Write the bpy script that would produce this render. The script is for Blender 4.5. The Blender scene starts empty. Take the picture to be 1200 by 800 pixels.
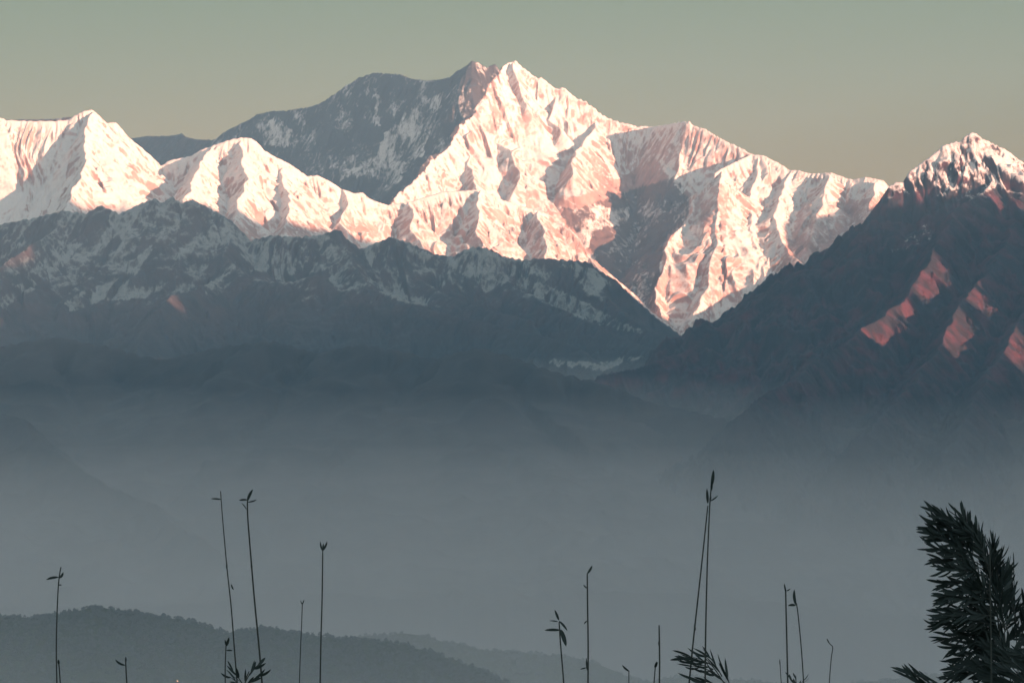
import bpy, math, random
import numpy as np
from mathutils import Vector

# ------------------------------------------------------------------ camera, sky, sun, exposure
C = bpy.context.scene
F = 5435.0                      # focal length in photo pixels (1200 wide): a long lens, about 12.6 degrees across
PITCH = math.atan(120.0 / F)    # tilted up a little
SUN_AZ = 38.0                   # degrees behind the line straight to the right of the view
SUN_EL = 6.0

cam_d = bpy.data.cameras.new('camera')
cam = bpy.data.objects.new('camera', cam_d)
C.collection.objects.link(cam)
cam_d.sensor_fit = 'HORIZONTAL'
cam_d.sensor_width = 36.0
cam_d.lens = 36.0 * F / 1200.0
cam_d.clip_start = 0.5
cam_d.clip_end = 200000.0
cam.location = (0, 0, 0)
cam.rotation_euler = (math.radians(90) + PITCH, 0, 0)
C.camera = cam

world = bpy.data.worlds.new('World')
C.world = world
world.use_nodes = True
nt = world.node_tree
nt.nodes.clear()
wo = nt.nodes.new('ShaderNodeOutputWorld')
bg = nt.nodes.new('ShaderNodeBackground')
sky = nt.nodes.new('ShaderNodeTexSky')
sky.sky_type = 'NISHITA'
sky.sun_disc = False
sky.sun_elevation = math.radians(SUN_EL)
sky.sun_rotation = math.radians(90 + SUN_AZ)
sky.altitude = 2100
geo = nt.nodes.new('ShaderNodeTexCoord')
sep = nt.nodes.new('ShaderNodeSeparateXYZ')
nt.links.new(geo.outputs['Generated'], sep.inputs[0])
ramp = nt.nodes.new('ShaderNodeValToRGB')
nt.links.new(sep.outputs['Z'], ramp.inputs[0])
SKY = [(0.0, (0.41, 0.29, 0.16)), (0.045, (0.375, 0.278, 0.14)), (0.060, (0.325, 0.264, 0.128)), (0.080, (0.218, 0.232, 0.105)), (0.105, (0.138, 0.21, 0.10)), (0.135, (0.42, 0.54, 0.52)),
       (0.35, (0.40, 0.50, 0.55)), (1.0, (0.30, 0.37, 0.43))]
el = ramp.color_ramp.elements
while len(el) < len(SKY):
    el.new(0.5)
for e, (p, c) in zip(el, SKY):
    e.position = p
    e.color = (*c, 1)
sm = nt.nodes.new('ShaderNodeVectorMath'); sm.operation = 'SCALE'
nt.links.new(sky.outputs[0], sm.inputs[0]); sm.inputs[3].default_value = 0.06
mx = nt.nodes.new('ShaderNodeMix'); mx.data_type = 'RGBA'
mx.inputs[0].default_value = 0.85
nt.links.new(sm.outputs[0], mx.inputs[6])
nt.links.new(ramp.outputs[0], mx.inputs[7])
# the dawn glow round the sun, well outside the picture
nm = nt.nodes.new('ShaderNodeVectorMath'); nm.operation = 'DOT_PRODUCT'
nt.links.new(geo.outputs['Generated'], nm.inputs[0])
nm.inputs[1].default_value = (math.cos(math.radians(SUN_AZ)), -math.sin(math.radians(SUN_AZ)), 0.10)
m1 = nt.nodes.new('ShaderNodeMath'); m1.operation = 'MULTIPLY_ADD'; nt.links.new(nm.outputs['Value'], m1.inputs[0]); m1.inputs[1].default_value = .5; m1.inputs[2].default_value = .5; m1.use_clamp = True
m2 = nt.nodes.new('ShaderNodeMath'); m2.operation = 'POWER'; nt.links.new(m1.outputs[0], m2.inputs[0]); m2.inputs[1].default_value = 4.
gl = nt.nodes.new('ShaderNodeVectorMath'); gl.operation = 'SCALE'; gl.inputs[0].default_value = (.36, .34, .33); nt.links.new(m2.outputs[0], gl.inputs[3])
ga = nt.nodes.new('ShaderNodeVectorMath'); ga.operation = 'ADD'
nt.links.new(mx.outputs[2], ga.inputs[0]); nt.links.new(gl.outputs[0], ga.inputs[1])
nt.links.new(ga.outputs[0], bg.inputs[0])
bg.inputs[1].default_value = 0.40
nt.links.new(bg.outputs[0], wo.inputs[0])

sd = bpy.data.lights.new('sun', 'SUN')
sd.energy = 5.0
sd.color = (1.0, 0.58, 0.45)
sd.angle = math.radians(0.5)
sun = bpy.data.objects.new('sun', sd)
C.collection.objects.link(sun)
_az, _el = math.radians(SUN_AZ), math.radians(SUN_EL)
SUND = Vector((math.cos(_az) * math.cos(_el), -math.sin(_az) * math.cos(_el), math.sin(_el)))
sun.rotation_euler = SUND.to_track_quat('Z', 'Y').to_euler()

C.view_settings.view_transform = 'Standard'
C.view_settings.look = 'None'
C.view_settings.exposure = 1.55
C.view_settings.gamma = 1.0
C.cycles.volume_bounces = 32
C.cycles.max_bounces = 32
C.cycles.diffuse_bounces = 2

# ------------------------------------------------------------------ helpers
S_, C_ = math.sin(PITCH), math.cos(PITCH)

def world_pt(u, v, D):
    """photo pixel + distance (m) along +Y  ->  world point"""
    t = (400.0 - v) / F
    k = D / (C_ - S_ * t)
    return (k * (u - 600.0) / F, D, k * (S_ + C_ * t))

def project(x, y, z):
    """world -> photo pixel (arrays)"""
    yy = C_ * y + S_ * z
    zz = -S_ * y + C_ * z
    return 600 + F * x / yy, 400 - F * zz / yy

def _hash(ix, iy, seed):
    h = (ix.astype(np.int64) * 374761393 + iy.astype(np.int64) * 668265263 + seed * 1442695041) & 0x7fffffff
    h = ((h ^ (h >> 13)) * 1274126177) & 0x7fffffff
    return ((h ^ (h >> 16)) & 0xffff).astype(np.float32) / 65535.0

def noise(x, y, seed=0):
    """smooth gradient noise, about -1..1"""
    x = np.asarray(x, np.float64); y = np.asarray(y, np.float64)
    fx, fy = np.floor(x), np.floor(y)
    ix, iy = fx.astype(np.int64), fy.astype(np.int64)
    dx, dy = (x - fx).astype(np.float32), (y - fy).astype(np.float32)
    sx = dx * dx * dx * (dx * (dx * 6 - 15) + 10)
    sy = dy * dy * dy * (dy * (dy * 6 - 15) + 10)
    def g(ax, ay, ex, ey):
        a = _hash(ax, ay, seed) * 6.2831853
        return np.cos(a) * ex + np.sin(a) * ey
    n00 = g(ix, iy, dx, dy); n10 = g(ix + 1, iy, dx - 1, dy)
    n01 = g(ix, iy + 1, dx, dy - 1); n11 = g(ix + 1, iy + 1, dx - 1, dy - 1)
    a = n00 + (n10 - n00) * sx
    b = n01 + (n11 - n01) * sx
    return (a + (b - a) * sy) * 1.5

def fbm(x, y, o=4, seed=0, gain=0.5):
    r = 0; a = 1.0; t = 0
    for i in range(o):
        r = r + a * noise(x * 2.03 ** i + i * 17.3, y * 2.03 ** i - i * 9.1, seed + i); t += a; a *= gain
    return r / t

def ridged(x, y, o=4, seed=0, gain=0.55):
    """sharp crests up: 0..1"""
    r = 0; a = 1.0; t = 0
    for i in range(o):
        r = r + a * (1 - np.abs(noise(x * 2.07 ** i + i * 31.7, y * 2.07 ** i + i * 5.3, seed + i)) * 1.6); t += a; a *= gain
    return r / t

def sstep(a, b, x):
    t = np.clip((x - a) / (b - a), 0, 1)
    return t * t * (3 - 2 * t)

class Ridge:
    """a crest line: pts (u, v[, D km]); kl / kr are the slopes on the left / right hand when walking along it"""
    def __init__(s, pts, kl=0.9, kr=0.9, L=900., k2=0.5, amp=110., lam=420., reach=4500., rough=6., ds_=1., warp=90.):
        ds = [i for i, p in enumerate(pts) if len(p) > 2]
        ln = np.concatenate([[0], np.cumsum([math.hypot(b[0] - a[0], b[1] - a[1]) for a, b in zip(pts[:-1], pts[1:])])])
        D = np.interp(ln, ln[ds], [pts[i][2] for i in ds]) * 1000. * ds_
        s.p = np.array([world_pt(p[0], p[1], d) for p, d in zip(pts, D)])
        s.kl, s.kr, s.L, s.k2, s.amp, s.lam, s.reach, s.rough, s.warp = kl, kr, L, k2, amp, lam, reach, rough, warp

def sheet_height(X, Y, ridges, base, seed, iso=70., isol=700.):
    H = np.full(X.shape, base, np.float32)
    DD = np.full(X.shape, 4000., np.float32)
    for ri, R in enumerate(ridges):
        lo = R.p.min(0) - R.reach; hi = R.p.max(0) + R.reach
        js = np.where((Y[0] > lo[1]) & (Y[0] < hi[1]))[0]
        if len(js) == 0: continue
        j0, j1 = js[0], js[-1] + 1
        xs = X[:, j0:j1]
        ii = np.where((xs.max(1) > lo[0]) & (xs.min(1) < hi[0]))[0]
        if len(ii) == 0: continue
        i0, i1 = ii[0], ii[-1] + 1
        x, y = X[i0:i1, j0:j1], Y[i0:i1, j0:j1]
        nse = 100 * noise(x / 700., y / 700., seed + 81)
        if R.warp:
            x = x + (R.warp * fbm(y / 420., x / 1500., 3, seed + 33 + ri)).astype(np.float32)
        bh = np.full(x.shape, -1e5, np.float32); bd = np.zeros_like(bh); bs = np.zeros_like(bh)
        s0 = 0.0
        for a, b in zip(R.p[:-1], R.p[1:]):
            e = b - a; l2 = e[0] ** 2 + e[1] ** 2; l = math.sqrt(l2)
            px, py = x - np.float32(a[0]), y - np.float32(a[1])
            t = np.clip((px * e[0] + py * e[1]) / l2, 0, 1).astype(np.float32)
            qx, qy = px - t * e[0], py - t * e[1]
            d = np.sqrt(qx * qx + qy * qy).astype(np.float32)
            side = e[0] * qy - e[1] * qx
            w = side / (d * l + 1.)
            k = (R.kl + R.kr) / 2 + (R.kl - R.kr) / 2 * np.clip(w * 1.2, -1, 1)
            dr = k * R.L * (1 - np.exp(-d / R.L)) + R.k2 * d
            h = (a[2] + t * e[2] - dr).astype(np.float32)
            m = h > bh
            bh[m] = h[m]; bd[m] = d[m]; bs[m] = (s0 + t * l)[m]
            s0 += l
        bs = bs + nse * 1.5
        near = np.minimum(bd / 450., 1.)
        fl = ridged(bs / R.lam + 7.7 * ri, bd / (R.lam * 5) + 3.1 * ri, 3, seed + 11 * ri) - 0.62
        fl2 = ridged(bs / (R.lam * .22) + 1.7 * ri, bd / (R.lam * 1.6), 2, seed + 5 + 11 * ri) - 0.62
        hh = bh + R.amp * near * fl * 2 + R.amp * .55 * np.minimum(bd / 120., 1.) * fl2 * 2
        hh = hh + R.rough * noise(bs / 60., bd / 60., seed + 3 + ri) + R.rough * .6 * noise(bs / 22., bd / 30., seed + 4 + ri)
        cur = H[i0:i1, j0:j1]
        m = hh > cur
        cur[m] = hh[m]
        dd = DD[i0:i1, j0:j1]
        np.minimum(dd, bd, out=dd)
    a = iso * np.clip((DD - 25.) / 260., 0, 1)
    wx = X + 160 * noise(X / 600., H / 900., seed + 71) + .25 * H; wy = (H + .35 * Y) + 160 * noise(X / 500., H / 500., seed + 72)
    H += a * (ridged(wx / isol, wy / (isol * 4.5), 6, seed + 50, .6) - 0.62) * 2
    H += a * .25 * fbm(X / (isol * .35), Y / (isol * .35), 4, seed + 60)
    return H, DD

def make_grid(name, X, Y, Z, mat, attrs=None, kind='structure', smooth=False):
    nu, ny = X.shape
    co = np.stack([X, Y, Z], -1).reshape(-1, 3).astype(np.float32)
    i = np.arange(nu - 1)[:, None] * ny + np.arange(ny - 1)[None, :]
    q = np.stack([i, i + ny, i + ny + 1, i + 1], -1).reshape(-1, 4)
    me = bpy.data.meshes.new(name)
    me.vertices.add(len(co)); me.vertices.foreach_set('co', co.ravel())
    me.loops.add(q.size); me.loops.foreach_set('vertex_index', q.ravel().astype(np.int32))
    me.polygons.add(len(q)); me.polygons.foreach_set('loop_start', np.arange(0, q.size, 4, dtype=np.int32))
    me.update(calc_edges=True)
    for k, arr in (attrs or {}).items():
        at = me.attributes.new(k, 'FLOAT', 'POINT')
        at.data.foreach_set('value', arr.astype(np.float32).ravel())
    if smooth:
        me.polygons.foreach_set('use_smooth', np.ones(len(q), bool))
    me.materials.append(mat)
    o = bpy.data.objects.new(name, me)
    C.collection.objects.link(o)
    if kind: o['kind'] = kind
    return o

def inpoly(u, v, poly):
    r = np.zeros(u.shape, bool)
    n = len(poly)
    for k in range(n):
        x1, y1 = poly[k]; x2, y2 = poly[(k + 1) % n]
        if y1 == y2: continue
        c = ((y1 > v) != (y2 > v)) & (u < (x2 - x1) * (v - y1) / (y2 - y1) + x1)
        r ^= c
    return r

# ------------------------------------------------------------------ materials
def new_mat(name):
    m = bpy.data.materials.new(name); m.use_nodes = True
    n = m.node_tree; b = n.nodes['Principled BSDF']
    b.inputs['Roughness'].default_value = 0.85
    b.inputs['Specular IOR Level'].default_value = 0.2
    return m, n, b

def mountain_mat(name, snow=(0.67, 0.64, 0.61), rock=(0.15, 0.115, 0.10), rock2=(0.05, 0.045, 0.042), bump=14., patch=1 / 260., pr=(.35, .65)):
    m, n, b = new_mat(name)
    N, Lk = n.nodes, n.links
    at = N.new('ShaderNodeAttribute'); at.attribute_name = 'snow'
    tc = N.new('ShaderNodeNewGeometry')
    nz = N.new('ShaderNodeTexNoise'); nz.inputs['Scale'].default_value = 1 / 75.; nz.inputs['Detail'].default_value = 6; nz.inputs['Roughness'].default_value = .72
    vm = N.new('ShaderNodeVectorMath'); vm.operation = 'MULTIPLY'; vm.inputs[1].default_value = (1., 1., .38)
    Lk.new(tc.outputs['Position'], vm.inputs[0]); Lk.new(vm.outputs[0], nz.inputs['Vector'])
    ad = N.new('ShaderNodeMath'); ad.operation = 'MULTIPLY_ADD'
    Lk.new(nz.outputs[0], ad.inputs[0]); ad.inputs[1].default_value = 1.7
    Lk.new(at.outputs['Fac'], ad.inputs[2])
    mr = N.new('ShaderNodeMapRange'); Lk.new(ad.outputs[0], mr.inputs[0])
    mr.inputs[1].default_value = 1.20; mr.inputs[2].default_value = 1.50
    n2 = N.new('ShaderNodeTexNoise'); n2.inputs['Scale'].default_value = patch; n2.inputs['Detail'].default_value = 5
    Lk.new(tc.outputs['Position'], n2.inputs['Vector'])
    rm = N.new('ShaderNodeMix'); rm.data_type = 'RGBA'
    mp = N.new('ShaderNodeMapRange'); mp.inputs[1].default_value = pr[0]; mp.inputs[2].default_value = pr[1]
    Lk.new(n2.outputs[0], mp.inputs[0]); Lk.new(mp.outputs[0], rm.inputs[0])
    rm.inputs[6].default_value = (*rock2, 1); rm.inputs[7].default_value = (*rock, 1)
    dk = N.new('ShaderNodeAttribute'); dk.attribute_name = 'dark_rock_and_shade'
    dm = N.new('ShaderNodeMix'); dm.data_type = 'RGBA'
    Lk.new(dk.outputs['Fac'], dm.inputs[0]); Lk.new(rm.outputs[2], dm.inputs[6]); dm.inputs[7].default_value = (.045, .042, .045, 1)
    cm = N.new('ShaderNodeMix'); cm.data_type = 'RGBA'
    Lk.new(mr.outputs[0], cm.inputs[0]); Lk.new(dm.outputs[2], cm.inputs[6]); cm.inputs[7].default_value = (*snow, 1)
    Lk.new(cm.outputs[2], b.inputs['Base Color'])
    bp = N.new('ShaderNodeBump'); bp.inputs['Distance'].default_value = bump; bp.inputs['Strength'].default_value = .8
    n3 = N.new('ShaderNodeTexNoise'); n3.inputs['Scale'].default_value = 1 / 70.; n3.inputs['Detail'].default_value = 5; n3.inputs['Roughness'].default_value = .6
    Lk.new(tc.outputs['Position'], n3.inputs['Vector']); Lk.new(n3.outputs[0], bp.inputs['Height'])
    Lk.new(bp.outputs[0], b.inputs['Normal'])
    return m

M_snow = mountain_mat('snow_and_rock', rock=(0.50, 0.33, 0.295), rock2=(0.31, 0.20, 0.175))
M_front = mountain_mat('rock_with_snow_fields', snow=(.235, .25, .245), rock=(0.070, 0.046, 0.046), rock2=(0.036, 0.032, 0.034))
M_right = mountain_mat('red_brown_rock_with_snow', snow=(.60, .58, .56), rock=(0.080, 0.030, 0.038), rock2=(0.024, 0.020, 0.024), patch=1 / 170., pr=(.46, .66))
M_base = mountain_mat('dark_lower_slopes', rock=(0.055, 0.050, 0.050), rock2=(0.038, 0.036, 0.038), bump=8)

SC = 1.0   # grid coarseness
def polar(u0, u1, du, d0, d1, dd):
    a = (np.arange(u0, u1 + du * SC, du * SC) - 600.) / F
    y = np.arange(d0 * 1000., d1 * 1000., dd * SC)
    Y = np.broadcast_to(y[None, :], (len(a), len(y))).astype(np.float32)
    X = (a[:, None] * y[None, :]).astype(np.float32)
    return X, np.ascontiguousarray(Y)

def slope_of(X, Y, Z, blur=2):
    dy = float(Y[0, 1] - Y[0, 0])
    gy = np.gradient(Z, axis=1) / dy
    gx = np.gradient(Z, axis=0) / np.maximum(np.gradient(X, axis=0), .1)
    return gx, gy

SHEETS = []
def mountain(name, grid, ridges, base, seed, mat, snowf, iso=70., isol=700.):
    X, Y = polar(*grid)
    Z, DD = sheet_height(X, Y, ridges, base, seed, iso, isol)
    gx, gy = slope_of(X, Y, Z)
    u, v = project(X, Y, Z)
    wa = 5 if name == 'rocky_ridge' else 8
    u = u + wa * fbm(X / 220., Z / 220., 4, seed + 90, .7); v2 = v + wa * fbm(X / 220., Z / 220., 4, seed + 91, .7)
    sn = snowf(X, Y, Z, np.sqrt(gx * gx + gy * gy), u, v2)
    o = make_grid(name, X, Y, Z, mat, {'snow': sn, 'dark_rock_and_shade': inpoly(u, v2, [(200, 60), (440, 60), (548, 66), (592, 73), (553, 134), (525, 170), (483, 214), (455, 245), (200, 245)]).astype(np.float32) + .75 * inpoly(u, v2, [(655, 250), (700, 235), (745, 222), (790, 205), (810, 235), (805, 260), (782, 275), (772, 330), (768, 365), (730, 340)])} if name == 'snow_mountain' else ({'snow': sn, 'dark_rock_and_shade': np.clip((1500. - Z) / 500. + .4 * fbm(X / 600., Z / 500., 3, 66), 0, 1)} if name == 'rocky_ridge' else ({'snow': sn, 'dark_rock_and_shade': np.clip((550. - Z) / 500. + .5 * fbm(X / 600., Z / 500., 3, 66), 0, 1)} if name == 'dark_snow_capped_mountain' else {'snow': sn})))  # main massif: shade of west face and basin painted into rock; elsewhere by height
    return o

def paint(sn, u, v, polys, val):
    for p in polys:
        m = inpoly(u, v, p)
        sn[m] = sn[m] * .15 + val if val > 0 else np.minimum(sn[m], -val * 0 + .05)
    return sn
#MOUNTAINS
# ------------------------------------------------------------------ far ridges behind the main massif
def snow_far(X, Y, Z, sl, u, v):
    return .30 - .15 * (sl - .8) + .25 * fbm(X / 400., Y / 400., 3, 5)
far = [
    Ridge([(100, 185, 78.5), (140, 166), (155, 161), (178, 159), (200, 159), (212, 156), (228, 163), (250, 163), (300, 168, 72.5)], kl=1.5, kr=.9),
    Ridge([(-120, 142, 72), (0, 139.5), (30, 139), (60, 138.5), (83, 136), (100, 140), (130, 160, 72)], kl=1.5, kr=1.0),
]
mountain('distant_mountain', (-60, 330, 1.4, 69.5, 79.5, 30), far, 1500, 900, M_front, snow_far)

# ------------------------------------------------------------------ the main massif
skyline_all = [(240, 172, 73), (250, 165), (262, 155), (275, 148), (290, 141), (303, 133), (320, 130), (335, 129), (352, 127), (370, 123), (380, 118),
           (395, 108), (405, 100), (412, 97), (420, 91), (432, 87), (440, 85, 70), (455, 86), (470, 87), (482, 92), (500, 94), (515, 93), (528, 90),
           (535, 83), (543, 79, 68.2), (548, 76), (553, 71, 67.0), (560, 73), (566, 76), (570, 79), (575, 76), (580, 75, 67.2), (585, 82, 67.8), (592, 75), (600, 71, 68), (606, 72),
           (612, 78), (622, 86), (628, 90), (635, 91), (643, 97), (650, 103), (655, 104), (659, 101), (665, 106), (675, 114), (685, 118), (695, 125),
           (705, 134), (715, 139), (728, 143), (745, 147), (765, 148, 67.6), (778, 146), (785, 145), (800, 142), (807, 142, 66.6), (815, 148), (825, 150),
           (838, 158), (850, 165), (860, 169), (870, 174), (878, 179, 66), (885, 181), (895, 182), (907, 188), (918, 194), (925, 199), (935, 199),
           (945, 202), (955, 203), (967, 202), (975, 202), (990, 208), (1000, 210), (1015, 207), (1025, 209), (1035, 211), (1042, 218), (1048, 226, 65), (1070, 250, 65)]
K = dict(amp=90., lam=330.)
skyline = skyline_all[:skyline_all.index((878, 179, 66)) + 1]
skyline_east = skyline_all[skyline_all.index((878, 179, 66)):]
main = [
    Ridge(skyline, rough=14., kl=1.6, kr=.8, L=1300, k2=.95, warp=0, **K),
    Ridge(skyline_east, rough=9., kl=1.6, kr=.45, L=1300, k2=.62, warp=0, **K),
    # the great arete that parts the dark west face from the lit face
    Ridge([(592, 77, 67.9), (583, 90), (575, 104), (562, 116), (553, 134), (541, 141), (531, 157), (525, 170), (519, 178), (504, 182), (492, 195), (483, 214), (470, 223), (457, 238, 63.6), (440, 262, 63)],
          kl=.25, kr=1.2, L=800, k2=.85, **K),
    # rib from the summit and the shoulder tops
    Ridge([(600, 73, 67.9), (607, 95), (612, 112), (618, 122, 67)], kl=.5, kr=.6, k2=.85, **K),
    Ridge([(659, 102, 68), (655, 112), (648, 126), (643, 140), (655, 150, 67)], kl=.3, kr=1.2, k2=.85, **K),
    Ridge([(635, 92, 68.1), (628, 100), (620, 112), (622, 122, 67.6)], kl=.5, kr=.6, k2=.85, **K),
    Ridge([(700, 130, 68), (697, 145), (690, 160), (672, 180), (668, 205, 65.6)], kl=.4, kr=.6, k2=.85, **K),
    Ridge([(545, 143, 67), (560, 152), (585, 170), (600, 178), (610, 200), (600, 230, 65)], kl=.3, kr=.5, L=500, k2=.85, **K),
    Ridge([(548, 170, 66), (550, 190), (555, 215), (560, 235, 64.3)], kl=.3, kr=.6, L=500, k2=.85, **K),
    # spur of the eastern shoulder
    Ridge([(806, 143, 66.6), (801, 165, 66.5), (795, 190, 66.2), (788, 214, 65.9), (772, 240, 65.6)], kl=.3, kr=1.2, L=800, k2=.9, **K),
    # lit buttress
    Ridge([(880, 180, 66), (858, 190), (838, 202, 65.5), (829, 220), (810, 234, 64.8), (808, 260), (786, 276, 63.9), (779, 300), (773, 330), (770, 354, 62.5), (775, 375, 62)],
          kl=.3, kr=1.3, L=900, k2=.85, **K),
    Ridge([(893, 183, 66), (888, 205), (880, 235), (878, 262), (890, 290), (882, 320), (878, 350, 62.6)], kl=.3, kr=.15, L=500, k2=.72, **K),
    Ridge([(845, 200, 65), (840, 240), (838, 290), (830, 330), (815, 368, 62.1)], kl=.3, kr=.15, L=500, k2=.72, **K),
    Ridge([(925, 199, 65.7), (920, 225), (905, 250), (915, 280), (935, 305, 63.2)], kl=.3, kr=.15, L=500, k2=.72, **K),
    Ridge([(972, 203, 65.3), (968, 225), (955, 262), (948, 290, 63.6)], kl=.3, kr=.15, L=500, k2=.72, **K),
    Ridge([(1030, 210, 65), (1020, 235), (1010, 270), (990, 300), (950, 340), (900, 380, 60)], kl=.6, kr=.4, L=500, k2=.7, **K),
    # glacier basin floor between the buttresses
    Ridge([(690, 240, 67.2), (715, 270, 66.5), (735, 310, 65.2), (765, 350, 63.9), (808, 388, 61.8), (815, 400, 60.5)], kl=.1, kr=.1, L=500, k2=.4, **K),
]
ROCK2 = [  # steep bare rock on the lit side
    [(600, 80), (612, 84), (622, 95), (618, 115), (600, 118), (590, 95)],
    [(592, 185), (640, 180), (700, 170), (745, 200), (740, 222), (700, 235), (650, 250), (620, 245), (600, 225)],
    [(545, 180), (556, 176), (562, 215), (552, 220)],
    [(583, 175), (592, 176), (590, 205), (580, 200)],
    [(640, 135), (655, 120), (672, 140), (700, 140), (705, 150), (680, 155), (655, 148)],
    [(778, 300), (800, 280), (860, 290), (885, 330), (860, 355), (840, 345), (790, 352), (772, 340)],
    [(865, 205), (885, 195), (880, 235), (870, 230)],
]
SNOW2 = [
    [(475, 130), (500, 118), (520, 105), (516, 125), (505, 140), (500, 165), (498, 180), (480, 195), (468, 215), (455, 215), (430, 208), (415, 205), (395, 212), (400, 202), (430, 192), (445, 175), (450, 155), (468, 145)],
    [(438, 108), (445, 112), (446, 148), (438, 148)],
    [(300, 148), (320, 140), (345, 150), (350, 165), (335, 175), (310, 172)],
    [(548, 140), (580, 112), (600, 122), (625, 130), (640, 145), (610, 165), (580, 158), (555, 150)],
    [(800, 150), (822, 155), (835, 170), (830, 195), (805, 200), (795, 205)],
    [(812, 230), (845, 215), (868, 230), (870, 260), (872, 280), (845, 280), (812, 270)],
    [(790, 360), (808, 372), (845, 370), (822, 396)],
    [(670, 250), (700, 240), (740, 245), (735, 262), (700, 268), (680, 300)],
]
def snow_main(X, Y, Z, sl, u, v):
    s = .80 - .34 * (sl - 1.0) + .13 * fbm(X / 160., Z / 420., 4, 7) + .08 * (Z - 3500) / 1000.
    west = inpoly(u, v, [(230, 90), (440, 70), (548, 70), (592, 76), (553, 134), (525, 170), (483, 214), (455, 240), (300, 240), (230, 180)])
    s[west] = .24 + .48 * fbm(X[west] / 300., Z[west] / 400., 4, 17)
    basin = inpoly(u, v, [(650, 250), (770, 185), (790, 215), (810, 240), (775, 300), (765, 360), (720, 330)])
    s[basin] = .22 + .4 * fbm(X[basin] / 500., Z[basin] / 500., 3, 27)
    sr = inpoly(u, v, [(940, 240), (1045, 230), (1045, 300), (950, 360), (880, 390)])
    s[sr] = .42 + .3 * fbm(X[sr] / 400., Z[sr] / 600., 3, 37)
    for p in ROCK2:
        m = inpoly(u, v, p); s[m] = s[m] - .15
    for p in SNOW2:
        m = inpoly(u, v, p); s[m] = .50 + .46 * fbm(X[m] / 200., Z[m] / 500., 4, 57)
    return s
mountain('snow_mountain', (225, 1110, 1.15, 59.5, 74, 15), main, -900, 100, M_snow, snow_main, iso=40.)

# ------------------------------------------------------------------ the nearer snow wall on the left
wall = [(-110, 150, 60), (-60, 142), (-20, 139), (0, 137), (6, 140), (20, 141), (60, 141.5), (80, 140), (90, 133), (100, 129, 60.3), (108, 128), (115, 134), (125, 144),
        (130, 143), (136, 143), (142, 150), (150, 160), (165, 172), (180, 185), (188, 194, 61), (200, 187), (215, 184), (225, 182), (237, 174), (245, 172),
        (255, 168), (270, 163), (282, 161), (292, 161, 61.2), (300, 165), (310, 176), (318, 181), (330, 187), (340, 192), (350, 199), (360, 206), (372, 205),
        (385, 211), (400, 221), (415, 226), (425, 225), (432, 232), (445, 237), (455, 240, 62.0), (480, 236), (520, 224, 62.3), (560, 222), (600, 238), (630, 246),
        (646, 252, 62.6), (652, 262), (668, 268), (680, 280), (690, 300, 62.2), (700, 312), (715, 325, 61.6), (740, 345), (770, 370), (805, 396, 60)]
K3 = dict(amp=80., lam=300.)
left = [
    Ridge(wall, kl=1.5, kr=.5, L=1100, k2=.75, warp=0, **K3),
    Ridge([(108, 130, 60.3), (100, 155), (102, 180), (95, 200), (85, 225), (75, 250, 57.6)], kl=.35, kr=.6, L=500, k2=.75, **K3),
    Ridge([(285, 162, 61.2), (282, 185), (288, 210), (280, 235), (275, 265, 58.6)], kl=.35, kr=.5, L=500, k2=.75, **K3),
    Ridge([(245, 172, 61.1), (235, 195), (225, 215), (215, 235, 58.6)], kl=.35, kr=.5, L=500, k2=.75, **K3),
    Ridge([(330, 187, 61.5), (330, 210), (340, 235), (335, 265, 59)], kl=.35, kr=.5, L=500, k2=.75, **K3),
    Ridge([(400, 221, 61.7), (405, 240), (400, 260), (408, 280, 60.3)], kl=.35, kr=.5, L=500, k2=.75, **K3),
    Ridge([(480, 236, 62), (485, 250), (480, 268), (495, 290, 60.9)], kl=.35, kr=.5, L=500, k2=.75, **K3),
    Ridge([(560, 222, 62.3), (562, 245), (558, 270), (566, 295, 60.9)], kl=.35, kr=.5, L=500, k2=.75, **K3),
    Ridge([(630, 246, 62.4), (636, 262), (638, 280), (640, 302, 61.2)], kl=.35, kr=.5, L=500, k2=.75, **K3),
]
def snow_left(X, Y, Z, sl, u, v):
    s = .84 - .34 * (sl - 1.0) + .13 * fbm(X / 150., Z / 400., 4, 8)
    s -= .25 * sstep(225, 280, v) * (u > 200)
    return s
mountain('snow_ridge', (-50, 830, 1.15, 56.2, 63.9, 15), left, 300, 200, M_snow, snow_left, iso=40.)

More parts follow.
